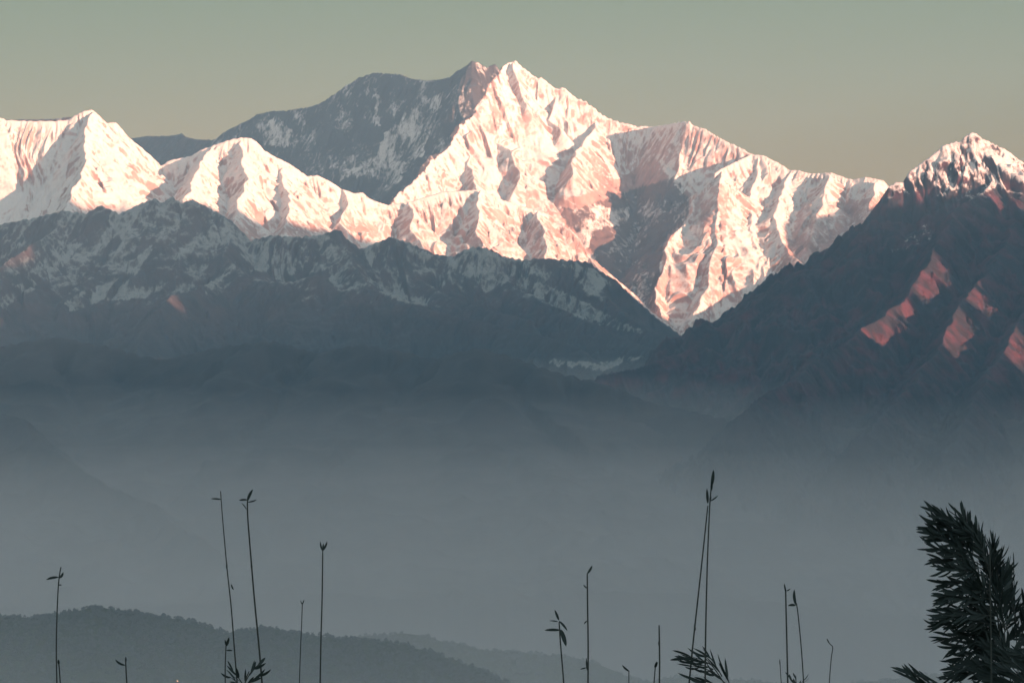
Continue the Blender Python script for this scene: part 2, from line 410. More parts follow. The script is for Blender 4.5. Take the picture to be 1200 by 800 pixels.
# ------------------------------------------------------------------ the shaded range in front, rock with snow fields
K4 = dict(amp=130., lam=520., rough=14.)
front = [
    Ridge([(-110, 262, 56), (-40, 255), (0, 262), (40, 255), (75, 246), (100, 250), (118, 240), (140, 250), (165, 238), (182, 232), (190, 238), (202, 229), (212, 238), (226, 233),
           (242, 242), (262, 252), (272, 268), (286, 282), (300, 280), (318, 275), (345, 277), (375, 275), (395, 268), (401, 272), (408, 283), (422, 292),
           (440, 284), (458, 277), (480, 284), (495, 291), (510, 297), (530, 300), (545, 292), (557, 289), (572, 290), (590, 300), (612, 304), (640, 302), (665, 304),
           (690, 306), (702, 316), (722, 328), (742, 348), (770, 372), (800, 394, 54), (830, 420, 53)], kl=1.4, kr=.5, L=900, k2=.65, warp=0, **K4),
    Ridge([(182, 232, 55.8), (170, 255), (150, 275), (140, 300), (110, 320), (80, 345), (60, 375), (30, 400, 53)], kl=.45, kr=.45, L=500, k2=.6, **K4),
    Ridge([(262, 252, 55.6), (268, 280), (262, 300), (278, 315), (250, 330), (225, 340, 51.8), (200, 347), (185, 360), (172, 382), (150, 430, 49.6)], kl=.45, kr=.45, L=500, k2=.6, **K4),
    Ridge([(90, 248, 56), (70, 265), (40, 285), (10, 305), (-30, 335, 53.3)], kl=.45, kr=.45, L=500, k2=.6, **K4),
    Ridge([(278, 315, 53), (310, 330), (340, 330), (372, 322), (395, 340), (420, 336), (460, 345), (500, 362), (540, 372), (600, 385), (660, 400), (700, 425), (730, 440, 48)],
          kl=.3, kr=.3, L=700, k2=.5, **K4),
    Ridge([(395, 268, 55.4), (408, 300), (420, 320), (432, 334, 53)], kl=.45, kr=.45, L=500, k2=.6, **K4),
    Ridge([(458, 277, 55.3), (470, 300), (490, 325), (520, 345), (560, 360), (620, 375, 52)], kl=.45, kr=.45, L=500, k2=.6, **K4),
    Ridge([(557, 289, 55), (580, 310), (600, 335), (640, 355), (690, 375), (740, 400), (780, 412, 50.5)], kl=.3, kr=.4, L=500, k2=.6, **K4),
    Ridge([(665, 304, 55), (680, 325), (710, 350), (750, 380), (790, 400, 52)], kl=.3, kr=.4, L=500, k2=.6, **K4),
]
SNOW4 = [
    [(0, 214), (45, 215), (80, 225), (42, 245), (0, 258)],
    [(130, 235), (150, 228), (180, 240), (165, 255), (145, 280), (118, 283), (128, 262)],
    [(262, 252), (270, 262), (300, 280), (335, 290), (350, 305), (345, 322), (330, 332), (318, 322), (300, 316), (285, 300), (265, 275)],
    [(350, 304), (390, 310), (410, 325), (430, 333), (405, 342), (395, 340), (378, 322), (355, 318)],
    [(418, 310), (440, 322), (480, 345), (520, 360), (500, 360), (470, 352), (450, 345), (430, 330)],
    [(425, 292), (450, 278), (445, 290), (440, 305), (436, 315)],
    [(470, 280), (490, 292), (510, 300), (500, 308), (488, 304)],
    [(555, 290), (572, 292), (600, 305), (600, 325), (570, 345), (555, 330), (530, 315), (520, 305), (535, 303)],
    [(600, 320), (640, 335), (680, 350), (720, 372), (760, 390), (740, 392), (700, 380), (650, 360), (620, 345)],
    [(672, 306), (700, 318), (715, 335), (700, 340), (690, 350), (682, 330)],
    [(75, 355), (100, 338), (150, 325), (155, 335), (190, 335), (170, 350), (120, 352), (82, 366)],
    [(130, 320), (160, 300), (180, 285), (175, 300), (158, 322)],
    [(35, 320), (60, 290), (100, 285), (75, 310), (60, 325), (10, 360), (0, 370), (0, 350)],
    [(40, 300), (75, 278), (80, 282), (50, 305)],
    [(230, 290), (255, 270), (262, 272), (235, 300)],
    [(0, 300), (30, 280), (32, 285), (0, 305)],
    [(240, 335), (262, 318), (278, 305), (275, 315), (250, 338), (238, 345)],
    [(700, 425), (735, 415), (760, 418), (700, 436), (640, 425), (650, 420)],
]
def snow_front(X, Y, Z, sl, u, v):
    gx, gy = slope_of(X, Y, Z)
    dg = np.where(u < 330, -.9, .9)
    s = .47 - .25 * (sl - .9) + .60 * fbm((X + dg * Z) / 300., (Z - dg * X) / 1200., 4, 9) + .22 * (Z - 2400) / 1000.
    s -= .6 * sstep(330, 400, v)
    for p in SNOW4:
        m = inpoly(u, v, p); s[m] = .66 - .25 * np.maximum(sl[m] - 1.2, 0) + .30 * fbm(X[m] / 180., Z[m] / 300., 3, 19)
    return s
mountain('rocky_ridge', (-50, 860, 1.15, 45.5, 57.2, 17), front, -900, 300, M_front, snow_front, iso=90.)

# ------------------------------------------------------------------ the massif on the right
K5 = dict(amp=120., lam=360., ds_=.885)
right = [
    Ridge([(700, 440, 48), (750, 430), (800, 412), (830, 395), (860, 375), (900, 345), (940, 322), (975, 298), (990, 280), (1010, 262), (1030, 235), (1042, 218, 49.6), (1050, 213), (1062, 212),
           (1066, 200), (1078, 191), (1090, 183), (1105, 170), (1118, 166), (1126, 165), (1130, 160), (1137, 155), (1142, 155, 50), (1150, 161), (1165, 168), (1175, 174),
           (1185, 181), (1200, 190), (1240, 215), (1300, 250, 50.6), (1400, 300, 51)], kl=1.4, kr=.6, L=1000, k2=.75, warp=0, **K5),
    Ridge([(1142, 156, 50), (1128, 175), (1118, 190), (1110, 210), (1095, 235), (1075, 260), (1040, 290), (1010, 315, 49.5), (960, 350), (900, 385, 49.2), (840, 420), (780, 450), (720, 480, 47)],
          kl=.3, kr=.35, L=700, k2=.6, **K5),
    Ridge([(1170, 172, 50.2), (1172, 190), (1165, 212), (1150, 225), (1120, 245), (1100, 275), (1085, 310), (1060, 350), (1020, 380), (980, 410), (920, 450), (860, 490, 42)],
          kl=.45, kr=.35, L=700, k2=.6, **K5),
    Ridge([(1215, 200, 50.4), (1210, 235), (1190, 262), (1170, 300), (1150, 330), (1120, 360), (1100, 400), (1080, 440), (1040, 480), (1000, 520, 41)],
          kl=.45, kr=.35, L=700, k2=.6, **K5),
    Ridge([(1290, 245, 50), (1250, 290), (1225, 330), (1200, 370), (1170, 420), (1140, 470), (1120, 520, 41)], kl=.45, kr=.35, L=700, k2=.6, **K5),
]
def snow_right(X, Y, Z, sl, u, v):
    s = .72 - .35 * (sl - 1.0) + .22 * fbm(X / 180., Z / 350., 4, 10) + .9 * (Z - 2480) / 300. * (Z < 2480) 
    s = np.maximum(s, -.3)
    for p in [[(1100, 270), (1086, 285), (1050, 295), (1035, 292), (1062, 280), (1088, 262)]]:
        m = inpoly(u, v, p); s[m] = .28
    return s
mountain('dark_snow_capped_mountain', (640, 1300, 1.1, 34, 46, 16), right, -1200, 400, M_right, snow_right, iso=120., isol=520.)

# ------------------------------------------------------------------ low foothills and the valley in front of the ranges
K6 = dict(amp=90., lam=700.)
foot = [
    Ridge([(-200, 400, 42.3), (-60, 392), (0, 405), (60, 394), (120, 404), (190, 421), (250, 406), (310, 397), (370, 412), (430, 401), (500, 418), (560, 406), (640, 430), (700, 446), (760, 470), (860, 490), (1000, 500), (1200, 490), (1400, 480, 37)], kl=.8, kr=.4, L=1500, k2=.18, **K6),
    Ridge([(-150, 470, 40.5), (-40, 480), (0, 484), (25, 492), (50, 515), (80, 540), (130, 570), (180, 590), (240, 630, 34)], kl=.8, kr=.5, L=1200, k2=.2, **K6),
]
X, Y = polar(-120, 1320, 4, 14, 49, 60)
Z, DD = sheet_height(X, Y, foot, -1750, 500, 60., 1500.)
make_grid('foothills', X, Y, Z, M_base, {'snow': np.full(X.shape, -1.)})

# ------------------------------------------------------------------ unseen range added to the east, its crest shaped to cast the shadow line
def shadow_range():
    ys = [-30, -2, 14, 28, 32.6, 32.9, 33.1, 34.5, 34.7, 35.0, 35.15, 35.8, 36.1, 36.9, 37.4, 38.0, 38.15, 38.5, 38.7, 39.6, 39.75, 41.2, 42.2, 43.5, 44.0, 44.6, 44.9, 45.6, 47.1, 47.7, 48.6, 49.9, 51.1, 52.2, 52.4, 53.5, 55.0, 55.9, 57.3, 58.5, 60, 63, 63.6, 80]
    hs = [1.9, 1.9, 2.2, 3.7, 3.7, 3.4, 1.7, 1.8, 2.1, 2.1, 2.0, 2.2, 2.9, 3.15, 3.3, 3.3, 2.65, 2.65, 3.2, 3.3, 4.35, 4.5, 5.35, 5.35, 5.6, 5.4, 5.2, 5.2, 5.1, 4.85, 4.68, 4.6, 4.25, 3.82, 3.78, 3.4, 2.88, 2.95, 3.5, 4.1, 4.2, 4.2, 6.0, 5.8]
    xc = 11500.
    y = np.arange(-30000, 80000, 75.); x = np.concatenate([[-3200, -2000, -1000, -500, -250, -100, 0, 100, 250, 500, 1000, 2500, 6000]])
    X, Y = np.meshgrid(xc + x, y, indexing='ij')
    crest = np.interp(Y / 1000., ys, hs) * 1000. + 70 * fbm(Y / 700., Y * 0, 5, 3) + 1000 * np.clip((Y - 33000) / 200., 0, 1) * np.clip((36300 - Y) / 200., 0, 1) * fbm(Y / 330., Y * 0 + .5, 3, 6, .8)
    Z = crest * (1 - np.minimum(np.abs(X - xc) / 3300., 1) ** .8 * .95) - 1700 * np.minimum(np.abs(X - xc) / 3300., 1)
    make_grid('unseen_shadow_range', X, Y, Z, M_front, {'snow': np.where(Z > 2500, .6, 0.)})
shadow_range()

# ------------------------------------------------------------------ ground sheet: the hillside under the camera, the valley, out to the horizon
M_ground, gn, gb = new_mat('valley_ground')
tn = gn.nodes.new('ShaderNodeTexNoise'); tn.inputs['Scale'].default_value = 1 / 300.; tn.inputs['Detail'].default_value = 8
tp = gn.nodes.new('ShaderNodeNewGeometry'); gn.links.new(tp.outputs['Position'], tn.inputs['Vector'])
tr = gn.nodes.new('ShaderNodeValToRGB'); gn.links.new(tn.outputs[0], tr.inputs[0])
tr.color_ramp.elements[0].color = (.02, .035, .018, 1); tr.color_ramp.elements[1].color = (.06, .07, .04, 1)
gn.links.new(tr.outputs[0], gb.inputs['Base Color'])
def gz(x, y):
    r = np.asarray(y, float)
    return np.interp(r, [-4000, -60, 0, 35, 60, 4000, 90000, 130000], [300, 6, -1.6, -5.2, -16, -1800, -1800, -1800])
ys = np.concatenate([[-30000, -4000, -1000, -200], np.arange(-60, 80, 2.), np.geomspace(82, 85000, 90)])
xs = np.concatenate([-np.geomspace(22000, 42, 30), np.arange(-40, 41, 2.), np.geomspace(42, 22000, 30)])
X, Y = np.meshgrid(xs, ys, indexing='ij')
Z = gz(X, Y) + .25 * fbm(X / 4., Y / 4., 3, 3) * (np.abs(Y) < 400) + 60 * fbm(X / 2500., Y / 2500., 3, 4) * (Y > 3000)
make_grid('ground', X, Y, Z, M_ground, kind='structure', smooth=True)

# ------------------------------------------------------------------ wooded hills in the middle distance
def veg_mat(name, c1, c2, sc):
    m, n, b = new_mat(name)
    t = n.nodes.new('ShaderNodeTexNoise'); t.inputs['Scale'].default_value = sc; t.inputs['Detail'].default_value = 4
    p = n.nodes.new('ShaderNodeNewGeometry'); n.links.new(p.outputs['Position'], t.inputs['Vector'])
    r = n.nodes.new('ShaderNodeValToRGB'); n.links.new(t.outputs[0], r.inputs[0])
    r.color_ramp.elements[0].position = .3; r.color_ramp.elements[1].position = .7
    r.color_ramp.elements[0].color = (*c1, 1); r.color_ramp.elements[1].color = (*c2, 1)
    n.links.new(r.outputs[0], b.inputs['Base Color'])
    return m
M_wood = veg_mat('forest_canopy', (.06, .072, .072), (.10, .115, .11), 1 / 25.)
M_hill = veg_mat('hill_undergrowth', (.02, .035, .018), (.05, .06, .03), 1 / 60.)

def crown_mesh(seed):
    """an uneven broad-leaved crown made of many leaf clumps, about 1 m radius"""
    rng = np.random.default_rng(seed)
    vs, fs = [], []
    for k in range(34):
        d = rng.normal(size=3); d /= np.linalg.norm(d); d[2] = abs(d[2]) * 1.1 - .25
        c = d * rng.uniform(.55, 1.0) * np.array([1, 1, 1.15])
        r = rng.uniform(.16, .34)
        a = rng.normal(size=(3, 3)); q, _ = np.linalg.qr(a)
        base = len(vs)
        for o in (q[0], q[1], -q[0], -q[1], q[2], -q[2]):
            vs.append(c + o * r * rng.uniform(.6, 1.2))
        for f in ((0, 1, 4), (1, 2, 4), (2, 3, 4), (3, 0, 4), (1, 0, 5), (2, 1, 5), (3, 2, 5), (0, 3, 5)):
            fs.append([base + i for i in f])
    return np.array(vs), np.array(fs)

CROWNS = [crown_mesh(i) for i in range(6)]

def hill(name, pts, grid, seed, ntree, size, wood_name, kr=.42):
    R = [Ridge(pts, kl=.5, kr=kr, L=900, k2=.25, amp=25., lam=260., reach=5000, rough=5.)]
    X, Y = polar(*grid)
    Z, DD = sheet_height(X, Y, R, -1790, seed, 14., 350.)
    make_grid(name, X, Y, Z, M_hill, smooth=True)
    rng = np.random.default_rng(seed)
    # trees spread over the crest and the side that faces the valley
    P = R[0].p
    cum = np.concatenate([[0], np.cumsum(np.linalg.norm(np.diff(P[:, :2], axis=0), axis=1))])
    s = rng.uniform(0, cum[-1], ntree)
    bx = np.interp(s, cum, P[:, 0]); by = np.interp(s, cum, P[:, 1])
    y = by - np.abs(rng.normal(0, 1, ntree)) * 420 + 25
    x = bx + rng.normal(0, 20, ntree)
    # look the ground up in the grid
    a = x / y
    iu = (a - X[0, 0] / Y[0, 0]) / ((X[1, 0] - X[0, 0]) / Y[0, 0]); iy = (y - Y[0, 0]) / (Y[0, 1] - Y[0, 0])
    ok = (iu > 1) & (iu < X.shape[0] - 3) & (iy > 1) & (iy < X.shape[1] - 3)
    x, y, iu, iy = x[ok], y[ok], iu[ok], iy[ok]
    i0, j0 = iu.astype(int), iy.astype(int); fu, fy = iu - i0, iy - j0
    z = (Z[i0, j0] * (1 - fu) * (1 - fy) + Z[i0 + 1, j0] * fu * (1 - fy) + Z[i0, j0 + 1] * (1 - fu) * fy + Z[i0 + 1, j0 + 1] * fu * fy)
    vs, fs, off = [], [], 0
    for k in range(len(x)):
        V, Fc = CROWNS[k % 6]
        sz = size * rng.uniform(.6, 1.25) * (1.5 if rng.random() < .06 else 1)
        an = rng.uniform(0, 6.28); ca, sa = math.cos(an), math.sin(an)
        W = np.stack([(V[:, 0] * ca - V[:, 1] * sa) * sz, (V[:, 0] * sa + V[:, 1] * ca) * sz, V[:, 2] * sz * rng.uniform(.8, 1.3) + sz * .45], -1) + [x[k], y[k], z[k]]
        vs.append(W); fs.append(Fc + off); off += len(V)
    V = np.concatenate(vs).astype(np.float32); Q = np.concatenate(fs).astype(np.int32)
    me = bpy.data.meshes.new(wood_name)
    me.vertices.add(len(V)); me.vertices.foreach_set('co', V.ravel())
    me.loops.add(Q.size); me.loops.foreach_set('vertex_index', Q.ravel())
    me.polygons.add(len(Q)); me.polygons.foreach_set('loop_start', np.arange(0, Q.size, 3, dtype=np.int32))
    me.update(calc_edges=True); me.materials.append(M_wood)
    o = bpy.data.objects.new(wood_name, me); C.collection.objects.link(o)
    o['kind'] = 'stuff'; o['category'] = 'forest'
    o['label'] = 'dark wood covering the nearer hazy hill at the lower left' if name == 'wooded_hill' else 'faint pale wood on the farther hill, almost lost in mist'
    return o

hill('wooded_hill', [(-160, 735, 25), (-60, 726), (0, 721), (40, 723), (70, 721), (100, 715), (125, 710), (145, 713), (175, 718), (215, 724), (245, 733), (272, 742),
      (290, 737), (315, 735), (345, 739), (385, 745), (430, 748), (470, 754), (500, 764), (530, 774), (560, 784), (590, 800), (640, 830), (720, 870, 24)],
     (-60, 760, 4, 19, 27.5, 22), 700, 6500, 12., 'forest')
hill('distant_hill', [(330, 770, 28), (400, 748), (440, 743), (470, 741), (500, 744), (530, 752), (560, 759), (600, 763), (650, 767), (690, 774), (720, 788), (760, 798),
      (800, 790), (840, 792), (880, 796), (950, 806), (1000, 799), (1040, 794), (1100, 788), (1200, 780), (1300, 775, 27.5)],
     (320, 1290, 5, 21.5, 31, 30), 720, 3600, 12., 'forest')
#BAMBOO
# ------------------------------------------------------------------ bamboo at the edge of the slope below the camera
M_culm, cn, cb = new_mat('bamboo_culm'); cb.inputs['Base Color'].default_value = (.040, .052, .050, 1); cb.inputs['Roughness'].default_value = .6
_t = cn.nodes.new('ShaderNodeTexNoise'); _t.inputs['Scale'].default_value = 9.; _r = cn.nodes.new('ShaderNodeValToRGB')
cn.links.new(_t.outputs[0], _r.inputs[0]); cn.links.new(_r.outputs[0], cb.inputs['Base Color'])
_r.color_ramp.elements[0].color = (.018, .030, .034, 1); _r.color_ramp.elements[1].color = (.060, .070, .060, 1)
M_leaf, ln_, lb = new_mat('bamboo_leaf'); lb.inputs['Roughness'].default_value = .6
_t = ln_.nodes.new('ShaderNodeTexNoise'); _t.inputs['Scale'].default_value = 14.; _r = ln_.nodes.new('ShaderNodeValToRGB')
ln_.links.new(_t.outputs[0], _r.inputs[0]); ln_.links.new(_r.outputs[0], lb.inputs['Base Color'])
_r.color_ramp.elements[0].color = (.014, .026, .030, 1); _r.color_ramp.elements[1].color = (.035, .055, .050, 1)
PX = 35.0 / F     # metres per photo pixel at the distance of the bamboo
RB = random.Random(5)

class MB:
    def __init__(s): s.v = []; s.f = []
    def tube(s, pts, rads, n=6):
        P = [Vector(p) for p in pts]
        base = len(s.v)
        for i, p in enumerate(P):
            d = (P[min(i + 1, len(P) - 1)] - P[max(i - 1, 0)]).normalized()
            a = d.cross(Vector((0, 1, 0))).normalized(); b = d.cross(a)
            for k in range(n):
                t = 6.2832 * k / n
                s.v.append(p + (a * math.cos(t) + b * math.sin(t)) * rads[i])
        for i in range(len(P) - 1):
            for k in range(n):
                q = base + i * n
                s.f.append((q + k, q + (k + 1) % n, q + n + (k + 1) % n, q + n + k))
        s.f.append(tuple(base + k for k in range(n))[::-1]); s.f.append(tuple(base + (len(P) - 1) * n + k for k in range(n)))
    def leaf(s, pts, w, roll=0.):
        """a lance-shaped blade folded along its middle; pts is its midrib"""
        P = [Vector(p) for p in pts]; n = len(P); base = len(s.v)
        for i, p in enumerate(P):
            t = i / (n - 1)
            d = (P[min(i + 1, n - 1)] - P[max(i - 1, 0)]).normalized()
            a = d.cross(Vector((math.sin(roll), math.cos(roll), 0))).normalized(); b = d.cross(a)
            ww = w * .5 * (math.sin(math.pi * min(1, t * .86 + .10)) ** .8) * (1 if 0 < i < n - 1 else .25)
            s.v += [p + a * ww + b * ww * .35, p, p - a * ww + b * ww * .35]
        for i in range(n - 1):
            q = base + 3 * i
            s.f += [(q, q + 1, q + 4, q + 3), (q + 1, q + 2, q + 5, q + 4)]
    def build(s, name, mat, parent=None, smooth=True):
        me = bpy.data.meshes.new(name)
        org = parent.location if parent else Vector((0, 0, 0))
        me.from_pydata([v - org for v in s.v], [], s.f)
        for p in me.polygons: p.use_smooth = smooth
        me.materials.append(mat)
        o = bpy.data.objects.new(name, me); C.collection.objects.link(o)
        if parent: o.parent = parent
        return o

def bez(a, b, c, n):
    """quadratic curve through pixel points"""
    return [((1 - t) ** 2 * a[0] + 2 * t * (1 - t) * b[0] + t * t * c[0], (1 - t) ** 2 * a[1] + 2 * t * (1 - t) * b[1] + t * t * c[1]) for t in [i / n for i in range(n + 1)]]

def smooth_path(pts, k=5):
    out = []
    for i in range(len(pts) - 1):
        p0, p1, p2, p3 = pts[max(i - 1, 0)], pts[i], pts[i + 1], pts[min(i + 2, len(pts) - 1)]
        for j in range(k):
            t = j / k
            out.append(tuple(.5 * (2 * p1[m] + (p2[m] - p0[m]) * t + (2 * p0[m] - 5 * p1[m] + 4 * p2[m] - p3[m]) * t * t + (3 * p1[m] - p0[m] - 3 * p2[m] + p3[m]) * t ** 3) for m in (0, 1)))
    out.append(pts[-1])
    return out

def root_of(name, label, cat, u, D, group):
    x = world_pt(u, 800, D)[0]
    o = bpy.data.objects.new(name, None); C.collection.objects.link(o)
    o.location = (x, D, float(gz(x, D))); o['label'] = label; o['category'] = cat; o['group'] = group
    o.empty_display_size = .3
    return o

def culm_mesh(path, D, r0, r1, foot):
    """path in photo pixels from the bottom of the frame up; it goes on down to the ground at foot"""
    P = smooth_path(path, 6)
    W = [Vector(world_pt(u, v, D)) for u, v in P]
    dn = (W[0] - W[1]).normalized()
    low = []
    for k in range(1, 9):
        t = k / 8
        low.append(W[0].lerp(Vector(foot), t) + Vector((dn.x, 0, 0)) * .6 * math.sin(math.pi * t) * .4)
    W = low[::-1] + W
    m = MB(); n = len(W); R = []
    # knots every ~25 cm
    acc = 0; W2 = []; R2 = []
    L = sum((b - a).length for a, b in zip(W, W[1:])); d = 0; nxt = .2
    for i in range(n - 1):
        seg = (W[i + 1] - W[i]).length
        t0 = d / L
        W2.append(W[i]); R2.append(r0 + (r1 - r0) * t0)
        while nxt < d + seg:
            f = (nxt - d) / seg; c = W[i].lerp(W[i + 1], f); rr = r0 + (r1 - r0) * nxt / L; tt = (W[i + 1] - W[i]).normalized()
            if f * seg > .03 and (1 - f) * seg > .03:
                W2 += [c - tt * .008, c, c + tt * .008]; R2 += [rr, rr * 1.35, rr]
            nxt += .24
        d += seg
    W2.append(W[-1]); R2.append(r1 * .8)
    m.tube(W2, R2, 7)
    return m

def add_leaf(parent, a, b, w, D, bend=.15, name='leaf'):
    dx, dy = b[0] - a[0], b[1] - a[1]
    mid = ((a[0] + b[0]) / 2 - dy * bend, (a[1] + b[1]) / 2 + dx * bend)
    pts = bez(a, mid, b, 7)
    m = MB(); dd = RB.uniform(-.05, .05)
    m.leaf([world_pt(p[0], p[1], D + dd * i / 7) for i, p in enumerate(pts)], w * PX, RB.uniform(-.3, .3))
    return m.build(name, M_leaf, parent)

G_SH = 'bare bamboo shoots standing along the slope'
SHOOTS = [
 # label, path bottom->top, radius px bottom/top, leaves (from, to, width, bend), depth
 ('bare bamboo shoot at the far left, one long leaf pointing left at its tip', [(67, 812), (66, 760), (67, 715), (68.5, 685), (70, 672), (71.5, 664)], 1.25, .75,
  [((69, 676), (54, 679), 3.0, .12), ((69.5, 677), (74, 670), 3.2, .25), ((68.5, 685), (72.5, 685), 1.4, 0)], 35.0),
 ('short stub of a shoot beside the foot of the far left bamboo', [(71.5, 812), (70, 790), (68.8, 774)], .9, .8, [((68.8, 778), (68.4, 772), 2.6, 0)], 34.6),
 ('short leaning shoot with a single hooked leaf, second from the left', [(149.5, 812), (148, 790), (147.2, 772)], 1.1, .8,
  [((147, 779), (135, 772), 2.6, -.22), ((147.3, 776), (147.4, 769), 2.2, 0)], 34.0),
 ('tall thin bamboo shoot, left of the tall pair, one flat leaf at its tip', [(279, 812), (275.5, 770), (271, 712), (266, 665), (261.5, 615), (259.5, 590), (258.5, 575)], 1.7, .6,
  [((259.5, 585), (247, 584), 2.0, .05), ((271, 684), (274, 691), 1.8, .1), ((266, 660), (265, 666), 2.0, 0)], 35.2),
 ('tall bamboo shoot, right of the tall pair, crowned by three small leaves', [(308, 812), (304, 762), (298, 700), (293, 640), (290.3, 605), (290, 585)], 1.7, .9,
  [((290, 587), (296.5, 573), 3.6, -.08), ((290, 585.5), (280, 586), 2.4, .1), ((290, 588), (301, 585), 1.8, .12), ((289, 597), (283, 589), 1.3, .1)], 35.0),
 ('short shoot with a closed bud, just left of the tall pair', [(264, 812), (264, 780), (265, 754)], .9, .7,
  [((264.6, 757), (268.5, 746), 3.2, .1), ((265, 756), (263.6, 749), 2.0, 0), ((272.5, 762), (265, 762), 1.9, .15)], 34.2),
 ('very thin faint shoot with a tiny forked tip, between the two tall left groups', [(350.5, 812), (352, 765), (353.5, 730), (354.3, 706)], 1.0, .6,
  [((354.2, 708), (352, 703), 1.2, 0), ((354.4, 708), (356.5, 702), 1.4, 0)], 37.0),
 ('straight bamboo shoot with a V of two small leaves at its tip', [(375, 812), (376, 755), (377.5, 700), (378.2, 645)], 1.35, .8,
  [((378, 645), (383.5, 634), 2.6, .12), ((378, 645), (375.5, 634), 2.2, -.1), ((378.2, 646), (379, 636), 2.2, 0)], 35.0),
 ('short bamboo shoot in the centre with five drooping leaves', [(661.5, 812), (659.5, 785), (657, 755), (655.2, 728)], 1.6, .8,
  [((655, 726.5), (650, 714), 2.8, 0), ((655, 727), (665, 739), 2.6, -.08), ((656.5, 738), (638, 738), 3.2, .05), ((657, 737), (663.5, 757), 5.0, -.05), ((654, 728), (644, 727), 1.5, .08)], 33.5),
 ('upright central shoot with small stubs up its stem and a bent tip', [(689, 812), (689.3, 760), (688.6, 710), (688.2, 671)], 1.55, .9,
  [((688, 672), (694, 662), 2.8, .1), ((687.6, 689), (683.4, 684.5), 1.6, 0), ((688, 727), (684.5, 731), 1.6, .2), ((687, 782), (680, 784), 1.7, .1), ((688, 785), (687, 770), 2.0, 0)], 35.0),
 ('tiny shoot low in the frame with one leaf bent to the left', [(737, 812), (737, 798), (737, 785)], .7, .6, [((737.3, 786), (729, 778.5), 2.4, -.1)], 35.5),
 ('plain leafless stick standing left of the twin stems', [(772.5, 812), (773, 775), (772.4, 732)], 1.3, .9, [((772.6, 757), (771.6, 751), 1.8, 0)], 34.7),
 ('short stick with a bud leaning against the plain leafless stick', [(765.5, 812), (766.8, 795), (768, 780)], .9, .7, [((767.6, 782), (769.4, 774.5), 3.6, 0), ((768, 781), (771, 775), 2., 0)], 34.9),
 ('left stem of the crossing pair right of centre, leaning right to its tip', [(806.5, 812), (812, 755), (818, 700), (824, 645), (829.5, 592)], 1.7, .8,
  [((829.6, 590), (828.4, 572), 3.2, 0), ((815.3, 738), (813.5, 731), 2.2, 0)], 35.0),
 ('tallest bamboo stem of all, right one of the crossing pair', [(826.3, 812), (827, 740), (828.8, 665), (831.6, 595), (833.6, 570)], 1.6, .8,
  [((833.5, 570), (836, 550), 4.0, .05), ((832, 587), (841.5, 580), 1.7, .1), ((833.6, 575), (834.5, 563), 2.8, 0), ((832, 588), (833, 580), 2.4, 0)], 34.8),
 ('straight shoot with a frayed tip, left one of two near the right clump', [(923.5, 812), (922.3, 760), (921.3, 720), (920.7, 690)], 1.5, .9,
  [((921, 694), (919, 683), 2., 0), ((921.5, 692), (926.5, 689), 1.4, .1)], 35.0),
 ('leaning shoot with a folded leaf, right one of two near the right clump', [(942.5, 812), (939.5, 765), (935.5, 722), (933.3, 706)], 1.2, .7,
  [((933.2, 709), (931, 690), 3.6, -.12), ((932.5, 709), (923.5, 709.5), 3., .2)], 35.1),
 ('thin crooked shoot with a bent tip, standing alone before the pale haze', [(971, 812), (972.5, 790), (974.2, 770), (975.8, 758), (972.5, 754), (969.2, 748)], .9, .6, [((972, 753.5), (968.8, 748), 1.6, 0)], 36.0),
 ('thin spike poking up left of the two frayed shoots', [(916.5, 812), (915.2, 795), (913.8, 772)], .8, .5, [((914.2, 780), (913.6, 772), 1.4, 0)], 35.4),
 ('thin pale stem standing behind the large plume at the right edge', [(1192.5, 812), (1191, 740), (1188.6, 690), (1187.6, 648)], .95, .6, [((1188.4, 662), (1187.2, 646), 1.3, 0)], 37.0),
 ('pale stem rising in front of the large plume', [(1162, 812), (1161.5, 760), (1160.6, 700), (1160, 640)], 1.2, .8, [((1160.2, 646), (1159.4, 636), 1.5, 0)], 33.6),
]
for label, path, r0, r1, leaves, D in SHOOTS:
    root = root_of('bamboo_shoot', label, 'bamboo shoot', path[0][0], D, G_SH)
    culm_mesh(path, D, r0 * PX, r1 * PX, root.location).build('stem', M_culm, root)
    for a, b, w, bend in leaves:
        add_leaf(root, a, b, w, D, bend)

